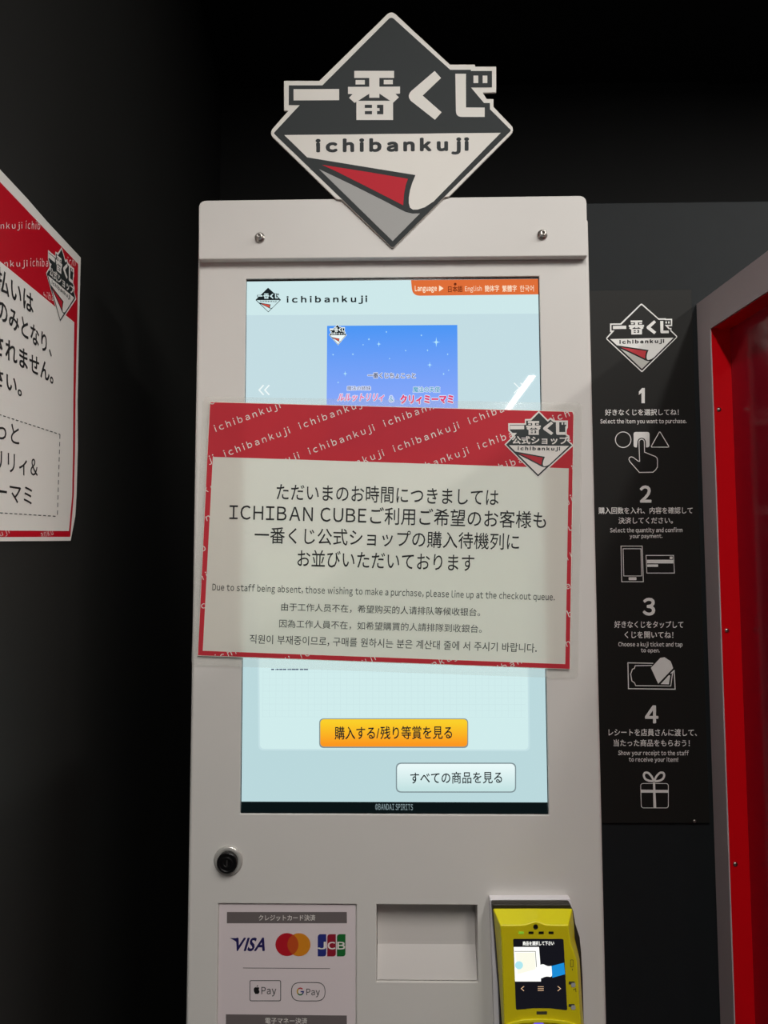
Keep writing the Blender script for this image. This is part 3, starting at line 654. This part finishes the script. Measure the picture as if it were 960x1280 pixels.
for wd, x0, x1, y0, y1 in (('ankuji', -6, 28, 288.5, 288), ('ichib', 32, 50, 286, 287), ('ankuji', -2, 34.5, 336, 335.5), ('ichiba', 38, 60, 333, 333.5), ('chiba', 50, 67, 375, 376), ('ichi', 83, 94, 331, 333)):
    pr.text(wd, (x0, y0), (x1, y1), 10.5, 'print_white', 1, clip=cl, bear=.16)
pr.build('border_lettering', Po)
pr = Print(PQ); emblem(pr, affine(V_OUTTRI, [(57.6, 341), (95.4, 373.8), (75.2, 404)]), shop=True, L=3); pr.build('printed_emblem', Po)
pr = Print(PQ)
for t, BL, BR, TL, bo in (('払いは', (-4, 361), (41.5, 394), (-4, 331), .02), ('のみとなり、', (-3, 398), (64.5, 446), (-3, 371), .02), ('されません。', (-8, 441), (66.5, 480), (-8, 414), .02), ('さい。', (-8, 480), (27, 495.7), (-8, 457), .02),
        ('っと', (-4, 548), (24, 556), (-4, 523), .004), ('リリィ&', (-7, 588), (47, 597), (-7, 562), .004), ('ーマミ', (-6, 626), (40, 631), (-6, 602), .004)):
    pr.text(t, BL, BR, 0, 'ink', 3, bold=bo, TL=TL, plane=True, bear=.1)
pr.build('notice_lettering', Po); pr = Print(PQ)
pr.line([(-12, 514.5), (75, 543)], 1.0, 'ink', 3, dash=(3.4, 2.2)); pr.line([(75, 543), (71.7, 645.5)], .8, 'ink', 3, dash=(5.5, 4)); pr.line([(-12, 640.3), (71.7, 645.5)], 1.1, 'ink', 3, dash=(3.6, 2.4))
pr.build('dashed_border', Po)

# ------------------------------------------------------------------ red-lined display cabinet on the right
dc = ray(442, 701); dc.z = 0; dc.normalize()
CN = Vector((-dc.y, dc.x, 0)); q0 = P(884.2, 800, face(PY - .001)); CF = (q0, CN)
def on(px, py): v = P(px, py, CF); return (v - q0).dot(dc), v.z
tfar, zo = -.0005, on(872, 379)[1]; t1, zi = on(888.6, 409.5)
t1 = on(902.5, 850)[0]
LEN = .62; tn = tfar - LEN; t2 = tn + (tfar - t1); zl = .16
def pt(t, d, z): v = q0 + dc * t - CN * d; return Vector((v.x, v.y, z))
C = thing('display_cabinet', 'grey framed cabinet with a red lined opening, beside the black instruction board', 'cabinet', tuple(pt((tfar + tn) / 2, .12, 0)))
fr = bmesh.new()
def ring(bm, o, i, d0, d1):
    def lp(r, d): return [bm.verts.new(pt(t, d, z)) for t, z in r]
    A, B, D, E_ = lp(o, d0), lp(i, d0), lp(o, d1), lp(i, d1)
    for k in range(4):
        j = (k + 1) % 4
        bm.faces.new((A[k], A[j], B[j], B[k])); bm.faces.new((D[k], E_[k], E_[j], D[j])); bm.faces.new((A[k], D[k], D[j], A[j])); bm.faces.new((B[k], B[j], E_[j], E_[k]))
OUT = [(tfar, 0.0), (tn, 0.0), (tn, zo), (tfar, zo)]; INN = [(t1, zl), (t2, zl), (t2, zi), (t1, zi)]
ring(fr, OUT, INN, 0, .004); bm_obj('frame', fr, 'frame_grey', C, bevel=.0005, seg=2)
g = .0008; IN2 = [(t1 - g, zl + g), (t2 + g, zl + g), (t2 + g, zi - g), (t1 - g, zi - g)]
fr = bmesh.new(); ring(fr, [(t1 - .0001, zl + .0001), (t2 + .0001, zl + .0001), (t2 + .0001, zi - .0001), (t1 - .0001, zi - .0001)], IN2, -.0002, .0014); bm_obj('edge_highlight_strip', fr, 'frame_edge_highlight', C)  # thin pale strip painted as the highlight along the frame's inner bevel
DEP = .026
for nm_, tt, sg in (('jamb_panel', t1 - g, 1), ('jamb_panel', t2 + g, -1)):
    bm_obj(nm_, loft_bm([[pt(tt, .0016, z), pt(tt, DEP, z), pt(tt + sg * .0005, DEP, z), pt(tt + sg * .0005, .0016, z)] for z in (zl + g, zi - g)]), 'red_jamb', C)
for z, s_ in ((zi - g, 1), (zl + g, -1)):
    bm_obj('liner_panel', loft_bm([[pt(tt, .0042, zz), pt(tt, DEP, zz), pt(tt, DEP, zz + s_ * .006), pt(tt, .0042, zz + s_ * .006)] for tt in (t1 - g, t2 + g) for zz in (z,)]), 'red_jamb', C)
bm_obj('back_panel', loft_bm([[pt(t1 + .01, DEP, z), pt(t1 + .01, DEP + .004, z), pt(t2 - .01, DEP + .004, z), pt(t2 - .01, DEP, z)] for z in (zl - .01, zi + .01)]), 'red_gloss', C)
bm_obj('cabinet_case', loft_bm([[pt(tfar, DEP + .0045, z), pt(tfar, .32, z), pt(tn, .32, z), pt(tn, DEP + .0045, z)] for z in (0, zo)]), 'frame_grey', C)
fr = bmesh.new(); i3 = [(t1 + .008, zl - .008), (t2 - .008, zl - .008), (t2 - .008, zi + .008), (t1 + .008, zi + .008)]
ring(fr, OUT, i3, .0042, DEP + .004); bm_obj('frame_core', fr, 'frame_grey', C)
JP = (pt(t1 - g, 0, 1), -dc)
for x, y in ((898.5, 512), (908.5, 788), (919, 1080)):
    c = P(x, y, JP); bm_obj('jamb_screw', lathe_bm(c, JP[1], [(0, -.0005), (.0030, -.0005), (.0029, .0008), (.0020, .0018), (.0008, .0022), (0, .0020)], 18), 'steel', C, True)

bpy.data.objects.remove(_fo); bpy.data.curves.remove(_fc)
